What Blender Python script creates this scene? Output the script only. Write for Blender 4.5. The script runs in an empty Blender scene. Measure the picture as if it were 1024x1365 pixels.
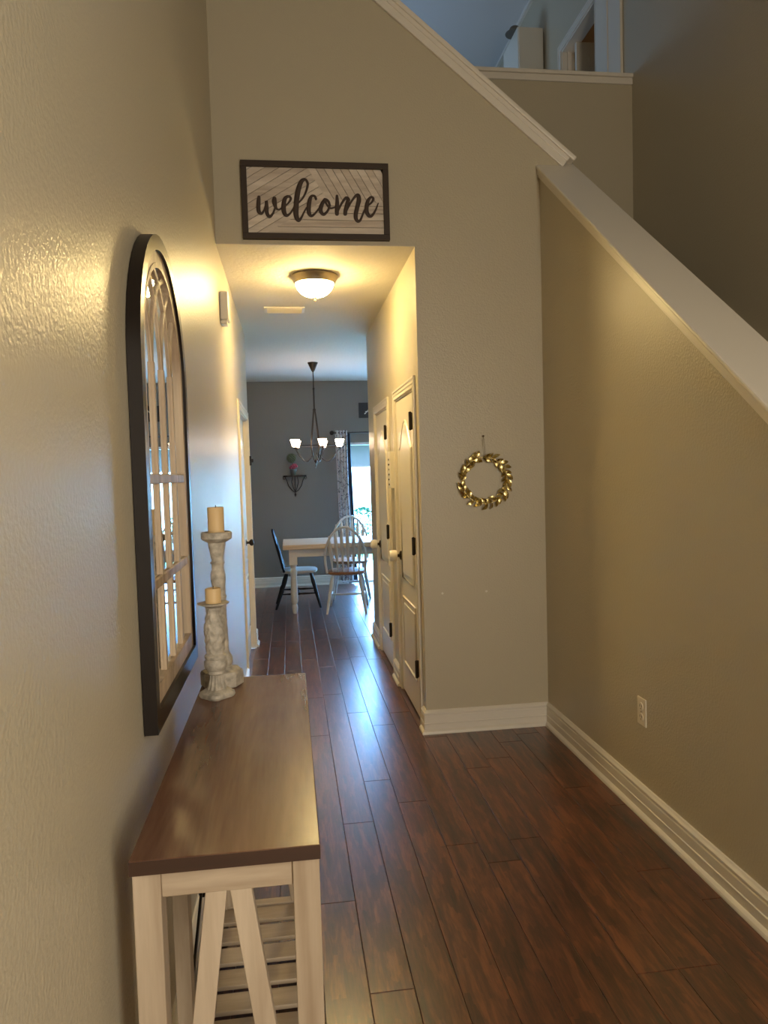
import bpy, bmesh, math, random
from mathutils import Vector, Matrix
R = random.Random(7)
pi = math.pi
scn = bpy.context.scene
COL = scn.collection

# ---------------------------------------------------------------- camera
cam_d = bpy.data.cameras.new('camera')
cam = bpy.data.objects.new('camera', cam_d); COL.objects.link(cam)
cam_d.sensor_fit = 'HORIZONTAL'; cam_d.sensor_width = 36.0
cam_d.lens = 36.0 * 968.07 / 1024.0
cam_d.clip_start = 0.02; cam_d.clip_end = 300
fw = Vector((0.12819318, 0.99034861, -0.05268911)); rt = Vector((0.9911351, -0.12980222, -0.02833018)); up = Vector((0.03489592, 0.04859029, 0.99820903))
m = Matrix.Identity(4)
for i in range(3):
    m[i][0] = rt[i]; m[i][1] = up[i]; m[i][2] = -fw[i]
m[2][3] = 1.45
cam.matrix_world = m
scn.camera = cam

# ---------------------------------------------------------------- world, sun, area lights, exposure
scn.view_settings.view_transform = 'Standard'; scn.view_settings.look = 'None'
scn.view_settings.gamma = 1.0; scn.view_settings.use_curve_mapping = False
scn.view_settings.exposure = 0.12
world = bpy.data.worlds.new('world'); scn.world = world; world.use_nodes = True
wn = world.node_tree; bg = wn.nodes['Background']
tc = wn.nodes.new('ShaderNodeTexCoord'); sep = wn.nodes.new('ShaderNodeSeparateXYZ'); wr = wn.nodes.new('ShaderNodeValToRGB')
wn.links.new(tc.outputs['Generated'], sep.inputs[0]); wn.links.new(sep.outputs['Z'], wr.inputs[0]); wn.links.new(wr.outputs[0], bg.inputs[0])
wr.color_ramp.elements[0].position = 0.0; wr.color_ramp.elements[0].color = (0.21, 0.50, 1.0, 1)
wr.color_ramp.elements[1].position = 0.7; wr.color_ramp.elements[1].color = (0.22, 0.48, 1.0, 1)
bg.inputs[1].default_value = 56.0

def light(name, kind, loc, direction, power, color, size=None, size_y=None, angle=None, portal=False):
    d = bpy.data.lights.new(name, kind); o = bpy.data.objects.new(name, d); COL.objects.link(o)
    o.location = loc; o.rotation_euler = Vector(direction).to_track_quat('-Z', 'Y').to_euler()
    d.energy = power; d.color = color
    if kind == 'AREA':
        d.shape = 'RECTANGLE'; d.size = size; d.size_y = size_y or size
        if portal: d.cycles.is_portal = True
    if angle is not None: d.angle = angle
    return o
light('sun', 'SUN', (0, -5, 20), (-0.35, 0.75, -0.9), 12.0, (1.0, 0.96, 0.9), angle=0.01)
# daylight through the sliding door and the upstairs window; warm fill added behind the viewer
light('slider_daylight', 'AREA', (1.75, 9.60, 0.98), (0, -1, 0), 1.0, (1, 1, 1), 1.9, 1.85, portal=True)
#light('slider_sky', 'AREA', (1.85, 9.95, 1.55), (-0.25, -1, -0.25), 70.0, (0.50, 0.74, 1.0), 1.9, 1.2)
light('entry_fill', 'AREA', (1.0, -1.5, 1.75), (-0.65, 1, 0.0), 108.0, (1.0, 0.89, 0.73), 0.9, 2.6)
light('bedroom_fill', 'POINT', (3.6, 6.6, 5.0), (0, 0, -1), 9.0, (1.0, 0.72, 0.42))  # unseen point light added to warm the dark bedroom
light('loft_window_light', 'AREA', (-0.1, 7.6, 4.45), (1, -0.1, 0.12), 20.0, (0.42, 0.66, 1.0), 1.2, 1.0)

# ---------------------------------------------------------------- materials
def srgb(*c):
    return tuple(((v / 255 / 12.92) if v <= 10 else ((v / 255 + .055) / 1.055) ** 2.4) for v in c) + (1,)
def mat(name, color, rough=0.5, metal=0.0, spec=0.5, emit=None, emit_s=0.0, coat=0.0, coat_r=0.1):
    mt = bpy.data.materials.new(name); mt.use_nodes = True
    b = mt.node_tree.nodes['Principled BSDF']
    b.inputs['Base Color'].default_value = color; b.inputs['Roughness'].default_value = rough
    b.inputs['Metallic'].default_value = metal; b.inputs['Specular IOR Level'].default_value = spec
    b.inputs['Coat Weight'].default_value = coat; b.inputs['Coat Roughness'].default_value = coat_r
    if emit: b.inputs['Emission Color'].default_value = emit; b.inputs['Emission Strength'].default_value = emit_s
    return mt
def nodes(mt):
    nt = mt.node_tree
    def N(t, **kw):
        n = nt.nodes.new(t)
        for k, v in kw.items():
            if k in n.inputs: n.inputs[k].default_value = v
            else: setattr(n, k, v)
        return n
    return nt, N, nt.nodes['Principled BSDF']
def bump(mt, scale=90, strength=0.25, dist=0.002, detail=2, coords='pos', stretch=(1, 1, 1), tone=0.0, tone_scale=6):
    nt, N, b = nodes(mt)
    if coords == 'pos': src = N('ShaderNodeNewGeometry').outputs['Position']
    else: src = N('ShaderNodeTexCoord').outputs['Object']
    mp = N('ShaderNodeMapping'); mp.inputs['Scale'].default_value = stretch
    nt.links.new(src, mp.inputs[0])
    no = N('ShaderNodeTexNoise', Scale=scale, Detail=detail); nt.links.new(mp.outputs[0], no.inputs[0])
    bp = N('ShaderNodeBump', Strength=strength, Distance=dist); nt.links.new(no.outputs[0], bp.inputs['Height'])
    nt.links.new(bp.outputs[0], b.inputs['Normal'])
    if tone:
        n2 = N('ShaderNodeTexNoise', Scale=tone_scale, Detail=4); nt.links.new(mp.outputs[0], n2.inputs[0])
        r = N('ShaderNodeValToRGB'); c = b.inputs['Base Color'].default_value[:]
        r.color_ramp.elements[0].position = .3; r.color_ramp.elements[1].position = .7
        r.color_ramp.elements[0].color = tuple(v * (1 - tone) for v in c[:3]) + (1,)
        r.color_ramp.elements[1].color = tuple(min(1, v * (1 + tone)) for v in c[:3]) + (1,)
        nt.links.new(n2.outputs[0], r.inputs[0]); nt.links.new(r.outputs[0], b.inputs['Base Color'])
    return mt
def wood(name, dark, light_, rough, ring=3.0, along='Y', grain=14.0, bumpy=0.15, obj_rand=0.0, coords='pos', spec=0.5, knots=0.5):
    mt = mat(name, light_, rough, spec=spec)
    nt, N, b = nodes(mt)
    src = N('ShaderNodeNewGeometry').outputs['Position'] if coords == 'pos' else N('ShaderNodeTexCoord').outputs['Object']
    info = N('ShaderNodeObjectInfo')
    add = N('ShaderNodeVectorMath', operation='MULTIPLY_ADD')
    cmb = N('ShaderNodeCombineXYZ'); nt.links.new(info.outputs['Random'], cmb.inputs[0]); nt.links.new(info.outputs['Random'], cmb.inputs[1]); nt.links.new(info.outputs['Random'], cmb.inputs[2])
    nt.links.new(cmb.outputs[0], add.inputs[0]); add.inputs[1].default_value = (17, 31, 7); nt.links.new(src, add.inputs[2])
    st = {'X': (0.09, 1, 1), 'Y': (1, 0.09, 1), 'Z': (1, 1, 0.09)}[along]
    mp = N('ShaderNodeMapping'); mp.inputs['Scale'].default_value = st; nt.links.new(add.outputs[0], mp.inputs[0])
    n1 = N('ShaderNodeTexNoise', Scale=grain, Detail=5, Roughness=.6, Distortion=.6); nt.links.new(mp.outputs[0], n1.inputs[0])
    n2 = N('ShaderNodeTexNoise', Scale=grain * 9, Detail=3); nt.links.new(mp.outputs[0], n2.inputs[0])
    # growth rings: contour lines of a smooth field
    n3 = N('ShaderNodeTexNoise', Scale=grain * .28, Detail=1); nt.links.new(mp.outputs[0], n3.inputs[0])
    ml = N('ShaderNodeMath', operation='MULTIPLY'); nt.links.new(n3.outputs[0], ml.inputs[0]); ml.inputs[1].default_value = ring * 30
    sn = N('ShaderNodeMath', operation='SINE'); nt.links.new(ml.outputs[0], sn.inputs[0])
    m1 = N('ShaderNodeMath', operation='MULTIPLY_ADD'); nt.links.new(sn.outputs[0], m1.inputs[0]); m1.inputs[1].default_value = .13 * knots; nt.links.new(n1.outputs[0], m1.inputs[2])
    m2 = N('ShaderNodeMath', operation='MULTIPLY_ADD'); nt.links.new(n2.outputs[0], m2.inputs[0]); m2.inputs[1].default_value = .22; nt.links.new(m1.outputs[0], m2.inputs[2])
    m3 = N('ShaderNodeMath', operation='MULTIPLY_ADD'); nt.links.new(info.outputs['Random'], m3.inputs[0]); m3.inputs[1].default_value = obj_rand; nt.links.new(m2.outputs[0], m3.inputs[2])
    r = N('ShaderNodeValToRGB'); r.color_ramp.elements[0].position = .38 + obj_rand * .3; r.color_ramp.elements[1].position = .85 + obj_rand * .6
    r.color_ramp.elements[0].color = dark; r.color_ramp.elements[1].color = light_
    nt.links.new(m3.outputs[0], r.inputs[0]); nt.links.new(r.outputs[0], b.inputs['Base Color'])
    bp = N('ShaderNodeBump', Strength=bumpy, Distance=.002); nt.links.new(m2.outputs[0], bp.inputs['Height']); nt.links.new(bp.outputs[0], b.inputs['Normal'])
    return mt

M = {}
M['wall'] = bump(mat('wall_paint', srgb(189, 179, 155), 0.37, spec=0.5), 105, 0.55, 0.003, 2.5)
M['wall_dining'] = bump(mat('dining_wall_paint', srgb(124, 120, 114), 0.6), 75, 0.3, 0.002)
M['ceiling'] = bump(mat('ceiling_paint', srgb(210, 204, 190), 0.75, spec=.2), 40, 0.5, 0.005, 3)
M['loft_ceiling'] = bump(mat('loft_ceiling_paint', srgb(215, 215, 215), 0.8), 60, 0.3, 0.003)
M['trim'] = bump(mat('trim_white', srgb(226, 219, 206), 0.35), 20, 0.02)
M['door'] = bump(mat('door_white', srgb(226, 219, 204), 0.32), 60, 0.06, .001, stretch=(1, 1, .15))
M['floor'] = None
M['hinge'] = mat('bronze_hinge', srgb(58, 50, 42), 0.45, 0.7)
M['black_metal'] = mat('black_metal', srgb(34, 31, 30), 0.4, 0.6)
M['nickel'] = mat('brushed_nickel', srgb(150, 138, 120), 0.35, 0.8)
M['plastic'] = mat('white_plastic', srgb(232, 226, 212), 0.4)
M['dome'] = mat('lit_frosted_glass', srgb(255, 240, 215), 0.4, emit=(1.0, 0.72, 0.30, 1), emit_s=158.0)
M['shade'] = mat('lit_small_shade', srgb(255, 245, 230), 0.4, emit=(1.0, 0.74, 0.50, 1), emit_s=60.0)
M['shade_dim'] = mat('frosted_shade_with_lamp', srgb(255, 235, 220), 0.4, emit=(1.0, 0.66, 0.46, 1), emit_s=6)
M['table_top'] = wood('taupe_table_wood', srgb(80, 50, 39), srgb(134, 97, 78), 0.27, spec=.4, ring=1.3, grain=9, bumpy=0.0, knots=.8)
M['table_edge'] = wood('dark_table_edge', srgb(44, 29, 20), srgb(66, 44, 31), 0.45, along='X', grain=10)
M['white_oak'] = wood('whitewashed_oak', srgb(150, 130, 106), srgb(200, 183, 160), 0.6, along='Z', grain=10, bumpy=.2)
M['white_oak_x'] = wood('whitewashed_oak_across', srgb(150, 130, 106), srgb(200, 183, 160), 0.6, along='X', grain=10, bumpy=.2)
M['mirror_frame'] = mat('dark_mirror_frame', srgb(26, 19, 16), 0.33, spec=.4)
M['mirror_wood'] = wood('washed_mirror_wood', srgb(150, 126, 100), srgb(205, 184, 156), 0.5, along='Z', grain=10)
M['mirror'] = mat('mirror_glass', (0.86, 0.88, 0.88, 1), 0.015, 1.0)
M['distressed'] = bump(mat('distressed_white_wood', srgb(182, 174, 160), 0.65), 60, 0.8, 0.004, 5, 'obj', tone=.36, tone_scale=45)
M['candle'] = mat('cream_wax', srgb(222, 190, 138), 0.5)
M['candle'].node_tree.nodes['Principled BSDF'].inputs['Subsurface Weight'].default_value = 0.0
M['wick'] = mat('burnt_wick', srgb(40, 30, 25), 0.9)
M['sign_frame'] = mat('sign_frame_brown', srgb(58, 44, 34), 0.6)
M['sign_plank'] = wood('sign_whitewash', srgb(178, 162, 146), srgb(232, 220, 204), 0.7, along='X', grain=16, obj_rand=.15, knots=.4)
M['sign_back'] = mat('sign_gap_brown', srgb(56, 42, 32), 0.8)
M['lettering'] = mat('dark_brown_lettering', srgb(62, 46, 36), 0.6)
M['gold'] = mat('gold_leaf_metal', srgb(216, 196, 132), 0.26, 1.0)
M['twine'] = mat('thin_brown_twine', srgb(96, 78, 56), 0.9)
M['outlet'] = mat('outlet_white', srgb(226, 218, 200), 0.35)
M['slot'] = mat('slot_dark', srgb(40, 36, 32), 0.8)
M['chair_white'] = bump(mat('worn_white_paint', srgb(214, 206, 196), 0.45), 40, 0.1, .001, tone=.06)
M['chair_black'] = mat('black_chair_paint', srgb(6, 6, 8), 0.5, spec=.3)
M['honey'] = wood('honey_wood', srgb(150, 98, 62), srgb(190, 138, 94), 0.35, along='X', grain=14)
M['pale_wood'] = wood('pale_pine', srgb(196, 160, 124), srgb(226, 198, 164), 0.4, along='X', grain=14)
M['seat_cream'] = mat('cream_seat', srgb(202, 190, 176), 0.5)
M['chandelier'] = mat('aged_bronze', srgb(64, 56, 48), 0.45, 0.6)
M['pot'] = mat('galvanised_pot', srgb(120, 118, 112), 0.5, 0.5)
M['pink'] = mat('pink_flower', srgb(176, 72, 84), 0.7)
M['green'] = bump(mat('dull_green_leaf', srgb(92, 96, 66), 0.8), 60, .4, .004, coords='obj')
M['navy'] = mat('navy_lining', srgb(44, 56, 72), 0.85)
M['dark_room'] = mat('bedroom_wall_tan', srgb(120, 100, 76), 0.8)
M['carpet'] = bump(mat('beige_carpet', srgb(150, 138, 120), 0.95), 300, .6, .004)
M['concrete'] = bump(mat('pale_patio_concrete', srgb(214, 214, 210), 0.85), 30, .2, .003)
M['stucco'] = bump(mat('lavender_grey_stucco', srgb(64, 46, 38), 0.9), 40, .2, .004)
M['roof'] = bump(mat('grey_shingle_roof', srgb(70, 52, 46), 0.9), 20, .3, .01)
M['vinyl'] = mat('white_vinyl_fence', srgb(240, 240, 240), 0.5)
M['shrub'] = mat('shrub_leaf', srgb(22, 62, 34), 0.6)
M['grass'] = bump(mat('lawn_green', srgb(92, 150, 92), 0.9), 60, .5, .02)
M['plate'] = mat('dark_wall_plaque', srgb(44, 40, 40), 0.6)
M['hat'] = mat('grey_felt', srgb(104, 100, 92), 0.9)

def curtain_mat():
    mt = mat('damask_curtain', srgb(214, 208, 204), 0.9)
    nt, N, b = nodes(mt)
    co = N('ShaderNodeTexCoord').outputs['Object']
    mp = N('ShaderNodeMapping'); mp.inputs['Scale'].default_value = (1, .0, .7); nt.links.new(co, mp.inputs[0])
    v = N('ShaderNodeTexVoronoi', Scale=24.0, feature='SMOOTH_F1'); nt.links.new(mp.outputs[0], v.inputs[0])
    n = N('ShaderNodeTexNoise', Scale=34.0, Detail=3, Distortion=1.5); nt.links.new(mp.outputs[0], n.inputs[0])
    a = N('ShaderNodeMath', operation='ADD'); nt.links.new(v.outputs['Distance'], a.inputs[0]); nt.links.new(n.outputs[0], a.inputs[1])
    r = N('ShaderNodeValToRGB'); r.color_ramp.interpolation = 'CONSTANT'
    r.color_ramp.elements[0].color = srgb(206, 202, 200); r.color_ramp.elements[1].position = .93; r.color_ramp.elements[1].color = srgb(62, 62, 72)
    e = r.color_ramp.elements.new(1.12); e.color = srgb(200, 196, 196)
    nt.links.new(a.outputs[0], r.inputs[0]); nt.links.new(r.outputs[0], b.inputs['Base Color'])
    return mt
M['curtain'] = curtain_mat()
def glass_mat():
    mt = bpy.data.materials.new('pane_glass'); mt.use_nodes = True; nt = mt.node_tree
    for n in list(nt.nodes): nt.nodes.remove(n)
    o = nt.nodes.new('ShaderNodeOutputMaterial'); mx = nt.nodes.new('ShaderNodeMixShader'); t = nt.nodes.new('ShaderNodeBsdfTransparent'); g = nt.nodes.new('ShaderNodeBsdfGlossy')
    t.inputs[0].default_value = (.92, .97, .98, 1); g.inputs['Roughness'].default_value = .02; mx.inputs[0].default_value = .06
    nt.links.new(t.outputs[0], mx.inputs[1]); nt.links.new(g.outputs[0], mx.inputs[2]); nt.links.new(mx.outputs[0], o.inputs[0])
    return mt
M['glass'] = glass_mat()
def floor_mat():
    mt = mat('hand_scraped_hardwood', srgb(82, 46, 30), 0.3, spec=0.5, coat=0.6, coat_r=0.28)
    nt, N, b = nodes(mt)
    pos = N('ShaderNodeNewGeometry').outputs['Position']; info = N('ShaderNodeObjectInfo')
    cmb = N('ShaderNodeCombineXYZ')
    for i in range(3): nt.links.new(info.outputs['Random'], cmb.inputs[i])
    add = N('ShaderNodeVectorMath', operation='MULTIPLY_ADD'); nt.links.new(cmb.outputs[0], add.inputs[0]); add.inputs[1].default_value = (13, 29, 5); nt.links.new(pos, add.inputs[2])
    mp = N('ShaderNodeMapping'); mp.inputs['Scale'].default_value = (1, .12, 1); nt.links.new(add.outputs[0], mp.inputs[0])
    n1 = N('ShaderNodeTexNoise', Scale=32.0, Detail=6, Roughness=.65, Distortion=.4); nt.links.new(mp.outputs[0], n1.inputs[0])
    n2 = N('ShaderNodeTexNoise', Scale=160.0, Detail=2); nt.links.new(mp.outputs[0], n2.inputs[0])
    # short stave blocks inside each board
    mb = N('ShaderNodeMapping'); mb.inputs['Scale'].default_value = (52, 7, 1); nt.links.new(add.outputs[0], mb.inputs[0])
    vo = N('ShaderNodeTexVoronoi', Scale=1.0, Randomness=.85); vo.distance = 'CHEBYCHEV'; nt.links.new(mb.outputs[0], vo.inputs[0])
    sc = N('ShaderNodeSeparateColor'); nt.links.new(vo.outputs['Color'], sc.inputs[0])
    a = N('ShaderNodeMath', operation='MULTIPLY_ADD'); nt.links.new(sc.outputs[0], a.inputs[0]); a.inputs[1].default_value = .20; nt.links.new(n1.outputs[0], a.inputs[2])
    a2 = N('ShaderNodeMath', operation='MULTIPLY_ADD'); nt.links.new(n2.outputs[0], a2.inputs[0]); a2.inputs[1].default_value = .26; nt.links.new(a.outputs[0], a2.inputs[2])
    a3 = N('ShaderNodeMath', operation='MULTIPLY_ADD'); nt.links.new(info.outputs['Random'], a3.inputs[0]); a3.inputs[1].default_value = .10; nt.links.new(a2.outputs[0], a3.inputs[2])
    r = N('ShaderNodeValToRGB'); r.color_ramp.elements[0].position = .56; r.color_ramp.elements[0].color = srgb(42, 22, 16)
    r.color_ramp.elements[1].position = 1.05; r.color_ramp.elements[1].color = srgb(122, 70, 42)
    e = r.color_ramp.elements.new(.78); e.color = srgb(82, 42, 28)
    nt.links.new(a3.outputs[0], r.inputs[0]); nt.links.new(r.outputs[0], b.inputs['Base Color'])
    n4 = N('ShaderNodeTexNoise', Scale=9.0, Detail=2); nt.links.new(mp.outputs[0], n4.inputs[0])
    bb = N('ShaderNodeMath', operation='MULTIPLY_ADD'); nt.links.new(n4.outputs[0], bb.inputs[0]); bb.inputs[1].default_value = 1.2; nt.links.new(n1.outputs[0], bb.inputs[2])
    bp = N('ShaderNodeBump', Strength=.16, Distance=.0025); nt.links.new(bb.outputs[0], bp.inputs['Height']); nt.links.new(bp.outputs[0], b.inputs['Normal']); nt.links.new(bp.outputs[0], b.inputs['Coat Normal'])
    rr = N('ShaderNodeMapRange'); rr.inputs['To Min'].default_value = .25; rr.inputs['To Max'].default_value = .34; nt.links.new(n1.outputs[0], rr.inputs[0]); nt.links.new(rr.outputs[0], b.inputs['Roughness'])
    return mt
M['floor'] = floor_mat()

# ---------------------------------------------------------------- mesh helpers
class MB:
    def __init__(s): s.v = []; s.f = []
    def add(s, vs, fs):
        n = len(s.v); s.v += [tuple(v) for v in vs]; s.f += [tuple(i + n for i in f) for f in fs]; return s
    def box(s, x0, x1, y0, y1, z0, z1):
        return s.add([(x, y, z) for x in (x0, x1) for y in (y0, y1) for z in (z0, z1)],
                     [(0, 1, 3, 2), (4, 6, 7, 5), (0, 4, 5, 1), (2, 3, 7, 6), (0, 2, 6, 4), (1, 5, 7, 3)])
    def prism(s, poly, axis, a, b):
        # poly: 2-D outline in the two remaining axes (in x,y,z order), extruded along axis from a to b
        def P(p, t): q = list(p); q.insert(axis, t); return q
        n = len(poly)
        vs = [P(p, a) for p in poly] + [P(p, b) for p in poly]
        return s.add(vs, [tuple(range(n))[::-1], tuple(range(n, 2 * n))] + [(i, (i + 1) % n, (i + 1) % n + n, i + n) for i in range(n)])
    def bar(s, p, q, w, h, upv=(0, 0, 1)):
        p = Vector(p); q = Vector(q); d = (q - p).normalized(); u = Vector(upv); sd = d.cross(u).normalized(); u = sd.cross(d)
        vs = []
        for e in (p, q):
            for a, b in ((-1, -1), (1, -1), (1, 1), (-1, 1)): vs.append(e + sd * a * w / 2 + u * b * h / 2)
        return s.add(vs, [(3, 2, 1, 0), (4, 5, 6, 7), (0, 1, 5, 4), (1, 2, 6, 5), (2, 3, 7, 6), (3, 0, 4, 7)])
    def tube(s, pts, rad, seg=8, closed=False, squash=None, caps=True):
        # squash: (axis vector, factor): flatten the section along the axis
        pts = [Vector(p) for p in pts]; n = len(pts)
        if not hasattr(rad, '__len__'): rad = [rad] * n
        ref = None; vs = []
        for i, p in enumerate(pts):
            if closed: d = pts[(i + 1) % n] - pts[i - 1]
            else: d = pts[min(i + 1, n - 1)] - pts[max(i - 1, 0)]
            d.normalize()
            if squash: a = Vector(squash[0]).normalized(); b = d.cross(a).normalized(); a = b.cross(d); f = squash[1]
            else:
                if ref is None: ref = Vector((0, 0, 1)) if abs(d.z) < .9 else Vector((1, 0, 0))
                a = (ref - d * ref.dot(d)).normalized(); b = d.cross(a); ref = a; f = 1
            for k in range(seg):
                t = 2 * pi * k / seg; vs.append(p + (a * math.cos(t) * f + b * math.sin(t)) * rad[i])
        fs = []
        for i in range(n if closed else n - 1):
            j = (i + 1) % n
            for k in range(seg):
                l = (k + 1) % seg; fs.append((i * seg + k, i * seg + l, j * seg + l, j * seg + k))
        if not closed and caps: fs += [tuple(range(seg))[::-1], tuple((n - 1) * seg + k for k in range(seg))]
        return s.add(vs, fs)
    def lathe(s, prof, c=(0, 0, 0), seg=24, sx=1, sy=1, axis='Z', shape=None):
        vs = []; n = len(prof)
        for r, z in prof:
            for k in range(seg):
                t = 2 * pi * k / seg; q = shape(t) if shape else 1
                x, y, w = math.cos(t) * r * sx * q, math.sin(t) * r * sy * q, z
                if axis == 'X': x, y, w = w, x, y
                if axis == 'Y': x, y, w = x, w, y
                vs.append((c[0] + x, c[1] + y, c[2] + w))
        fs = [(i * seg + k, i * seg + (k + 1) % seg, (i + 1) * seg + (k + 1) % seg, (i + 1) * seg + k) for i in range(n - 1) for k in range(seg)]
        fs += [tuple(range(seg))[::-1], tuple((n - 1) * seg + k for k in range(seg))]
        return s.add(vs, fs)
    def ball(s, c, r, seg=12, rings=8, sz=1):
        return s.lathe([(max(r * math.sin(pi * i / rings), 1e-4), -r * sz * math.cos(pi * i / rings)) for i in range(rings + 1)], c, seg)
    def mesh(s, name):
        me = bpy.data.meshes.new(name); me.from_pydata(s.v, [], s.f); me.update()
        bm = bmesh.new(); bm.from_mesh(me); bmesh.ops.recalc_face_normals(bm, faces=bm.faces); bm.to_mesh(me); bm.free()
        return me
    def build(s, name, material, parent=None, smooth=True, bev=0.0, kind=None, loc=None, angle=40):
        me = s.mesh(name); me.materials.append(material)
        if smooth:
            for p in me.polygons: p.use_smooth = True
            me.set_sharp_from_angle(angle=math.radians(angle))
        o = bpy.data.objects.new(name, me); COL.objects.link(o)
        if parent: o.parent = parent
        if loc: o.location = loc
        if bev:
            b = o.modifiers.new('bevel', 'BEVEL'); b.width = bev; b.segments = 2; b.limit_method = 'ANGLE'; b.angle_limit = math.radians(50); b.harden_normals = False
        if kind: o['kind'] = kind
        return o
def thing(name, label, cat, loc=(0, 0, 0), rz=0, group=None, kind=None):
    o = bpy.data.objects.new(name, None); COL.objects.link(o); o.location = loc; o.rotation_euler = (0, 0, rz)
    o.empty_display_size = .05
    if label: o['label'] = label
    if cat: o['category'] = cat
    if group: o['group'] = group
    if kind: o['kind'] = kind
    return o
def tag(o, label, cat, group=None):
    o['label'] = label; o['category'] = cat
    if group: o['group'] = group
    return o
def copy_tree(o, parent=None):
    c = o.copy(); COL.objects.link(c); c.parent = parent
    for ch in list(o.children): copy_tree(ch, c)
    return c
def inst(name, me, parent, loc=(0, 0, 0), rot=(0, 0, 0), scale=(1, 1, 1)):
    o = bpy.data.objects.new(name, me); COL.objects.link(o); o.parent = parent; o.location = loc; o.rotation_euler = rot; o.scale = scale
    return o

# ---------------------------------------------------------------- dimensions (metres; viewer stands at x 0, y 0)
XL, XR, XH = -0.334, 1.418, 0.714
YF, YE, YD = 3.916, 6.40, 9.62
ZC, ZD, ZL, ZT = 2.665, 2.685, 3.10, 6.0
XS = 2.50            # right wall of the stairwell
YB = -1.6            # entry wall behind the viewer
XA, XB = -1.9, 3.2   # dining room side walls

# ---------------------------------------------------------------- floor and planks
fl = MB(); fl.box(XL - .1, XS + .1, YB - .1, YE, -.12, -.012); fl.box(XA - .1, XB + .1, YE, YD + .1, -.12, -.012)
floor = fl.build('floor', M['floor'], kind='structure', smooth=False)
PW = 0.127
plank_meshes = {}
def plank_poly(x0, x1, y0, y1, mb):
    c = .0015; g = .0005; z0, z1 = -.012, 0.0
    x0 += g; x1 -= g; y0 += g; y1 -= g
    vs = [(x0, y0, z0), (x1, y0, z0), (x1, y1, z0), (x0, y1, z0), (x0, y0, z1 - c), (x1, y0, z1 - c), (x1, y1, z1 - c), (x0, y1, z1 - c),
          (x0 + c, y0 + c, z1), (x1 - c, y0 + c, z1), (x1 - c, y1 - c, z1), (x0 + c, y1 - c, z1)]
    fs = [(0, 1, 5, 4), (1, 2, 6, 5), (2, 3, 7, 6), (3, 0, 4, 7), (4, 5, 9, 8), (5, 6, 10, 9), (6, 7, 11, 10), (7, 4, 8, 11), (8, 9, 10, 11)]
    mb.add(vs, fs)
def lay(x0, x1, y0, y1, single):
    """single(xa, xb, ya, yb) -> True when that board is built as an object of its own"""
    rest = MB(); x = x0; row = 0
    while x < x1 - .01:
        xe = min(x + PW, x1)
        y = y0; nxt = y0 + R.choice([.4, .65, .9, 1.2])
        while y < y1 - .01:
            ye = min(nxt, y1)
            if y1 - ye < .2: ye = y1
            if single(x, xe, y, ye):
                k = (round(xe - x, 3), round(ye - y, 3))
                if k not in plank_meshes:
                    q = MB(); plank_poly(0, k[0], 0, k[1], q); me = q.mesh('plank'); me.materials.append(M['floor']); plank_meshes[k] = me
                inst('plank', plank_meshes[k], floor, (x, y, 0))
            else: plank_poly(x, xe, y, ye, rest)
            y = ye; nxt = y + R.choice([.7, 1.0, 1.3, 1.6, 1.8])
        x = xe; row += 1
    return rest
seen = lambda xa, xb, ya, yb: yb > 1.4 and (xa < 1.42) and (ya < YF + .2 or xa < XH + .05 or ya > 6.2) and (ya < 6.3 or xa < .98)
r1 = lay(XL, 1.44, YB, YE, lambda a, b, c, d: seen(a, b, c, d) and not (a > XH and c > YF))
r2 = lay(XL - PW * 13, XB, YE, YD, lambda a, b, c, d: XL - .01 < a < 1.0)
n = len(r1.v); r1.v += r2.v; r1.f += [tuple(i + n for i in f) for f in r2.f]
r1.build('planks', M['floor'], floor, smooth=False, kind='stuff')
fe = MB(); fe.box(1.44, XS, YB, .75, -.012, 0); fe.build('entry_boards', M['floor'], floor, smooth=False)

# ---------------------------------------------------------------- walls
def S(mb, name, mt, **k): return mb.build(name, mt, smooth=False, kind='structure', **k)
# left wall with the doorway to the side room (y 5.13-6.19)
D3 = (5.13, 6.19, 1.93)
w = MB(); w.box(XL - .12, XL, YB, D3[0], 0, ZT); w.box(XL - .12, XL, D3[1], YE, 0, ZC + .02); w.box(XL - .12, XL, D3[0], D3[1], D3[2], ZT); w.box(XL - .12, XL, D3[1], 10.1, ZD + .1, ZT)
S(w, 'wall_left', M['wall'])
# front wall: opening to the hallway on its left, raked top beside the upper flight
w = MB(); w.prism([(XL, ZC + .003), (XH, ZC + .003), (XH, 0), (1.55, 0), (1.55, 3.135), (.48, 4.005), (XL, 4.005)], 1, YF, YF + .115)
S(w, 'wall_front', M['wall'])
# hallway right wall with two door openings
D1 = (4.06, 4.77, 1.93); D2 = (5.15, 5.86, 1.93)
w = MB(); y = YF + .115
for a, b, h in (D1, D2):
    w.box(XH, XH + .115, y, a, 0, ZC); w.box(XH, XH + .115, a, b, h, ZC); y = b
w.box(XH, XH + .115, y, YE, 0, ZC)
S(w, 'wall_hallway', M['wall'])
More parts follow.
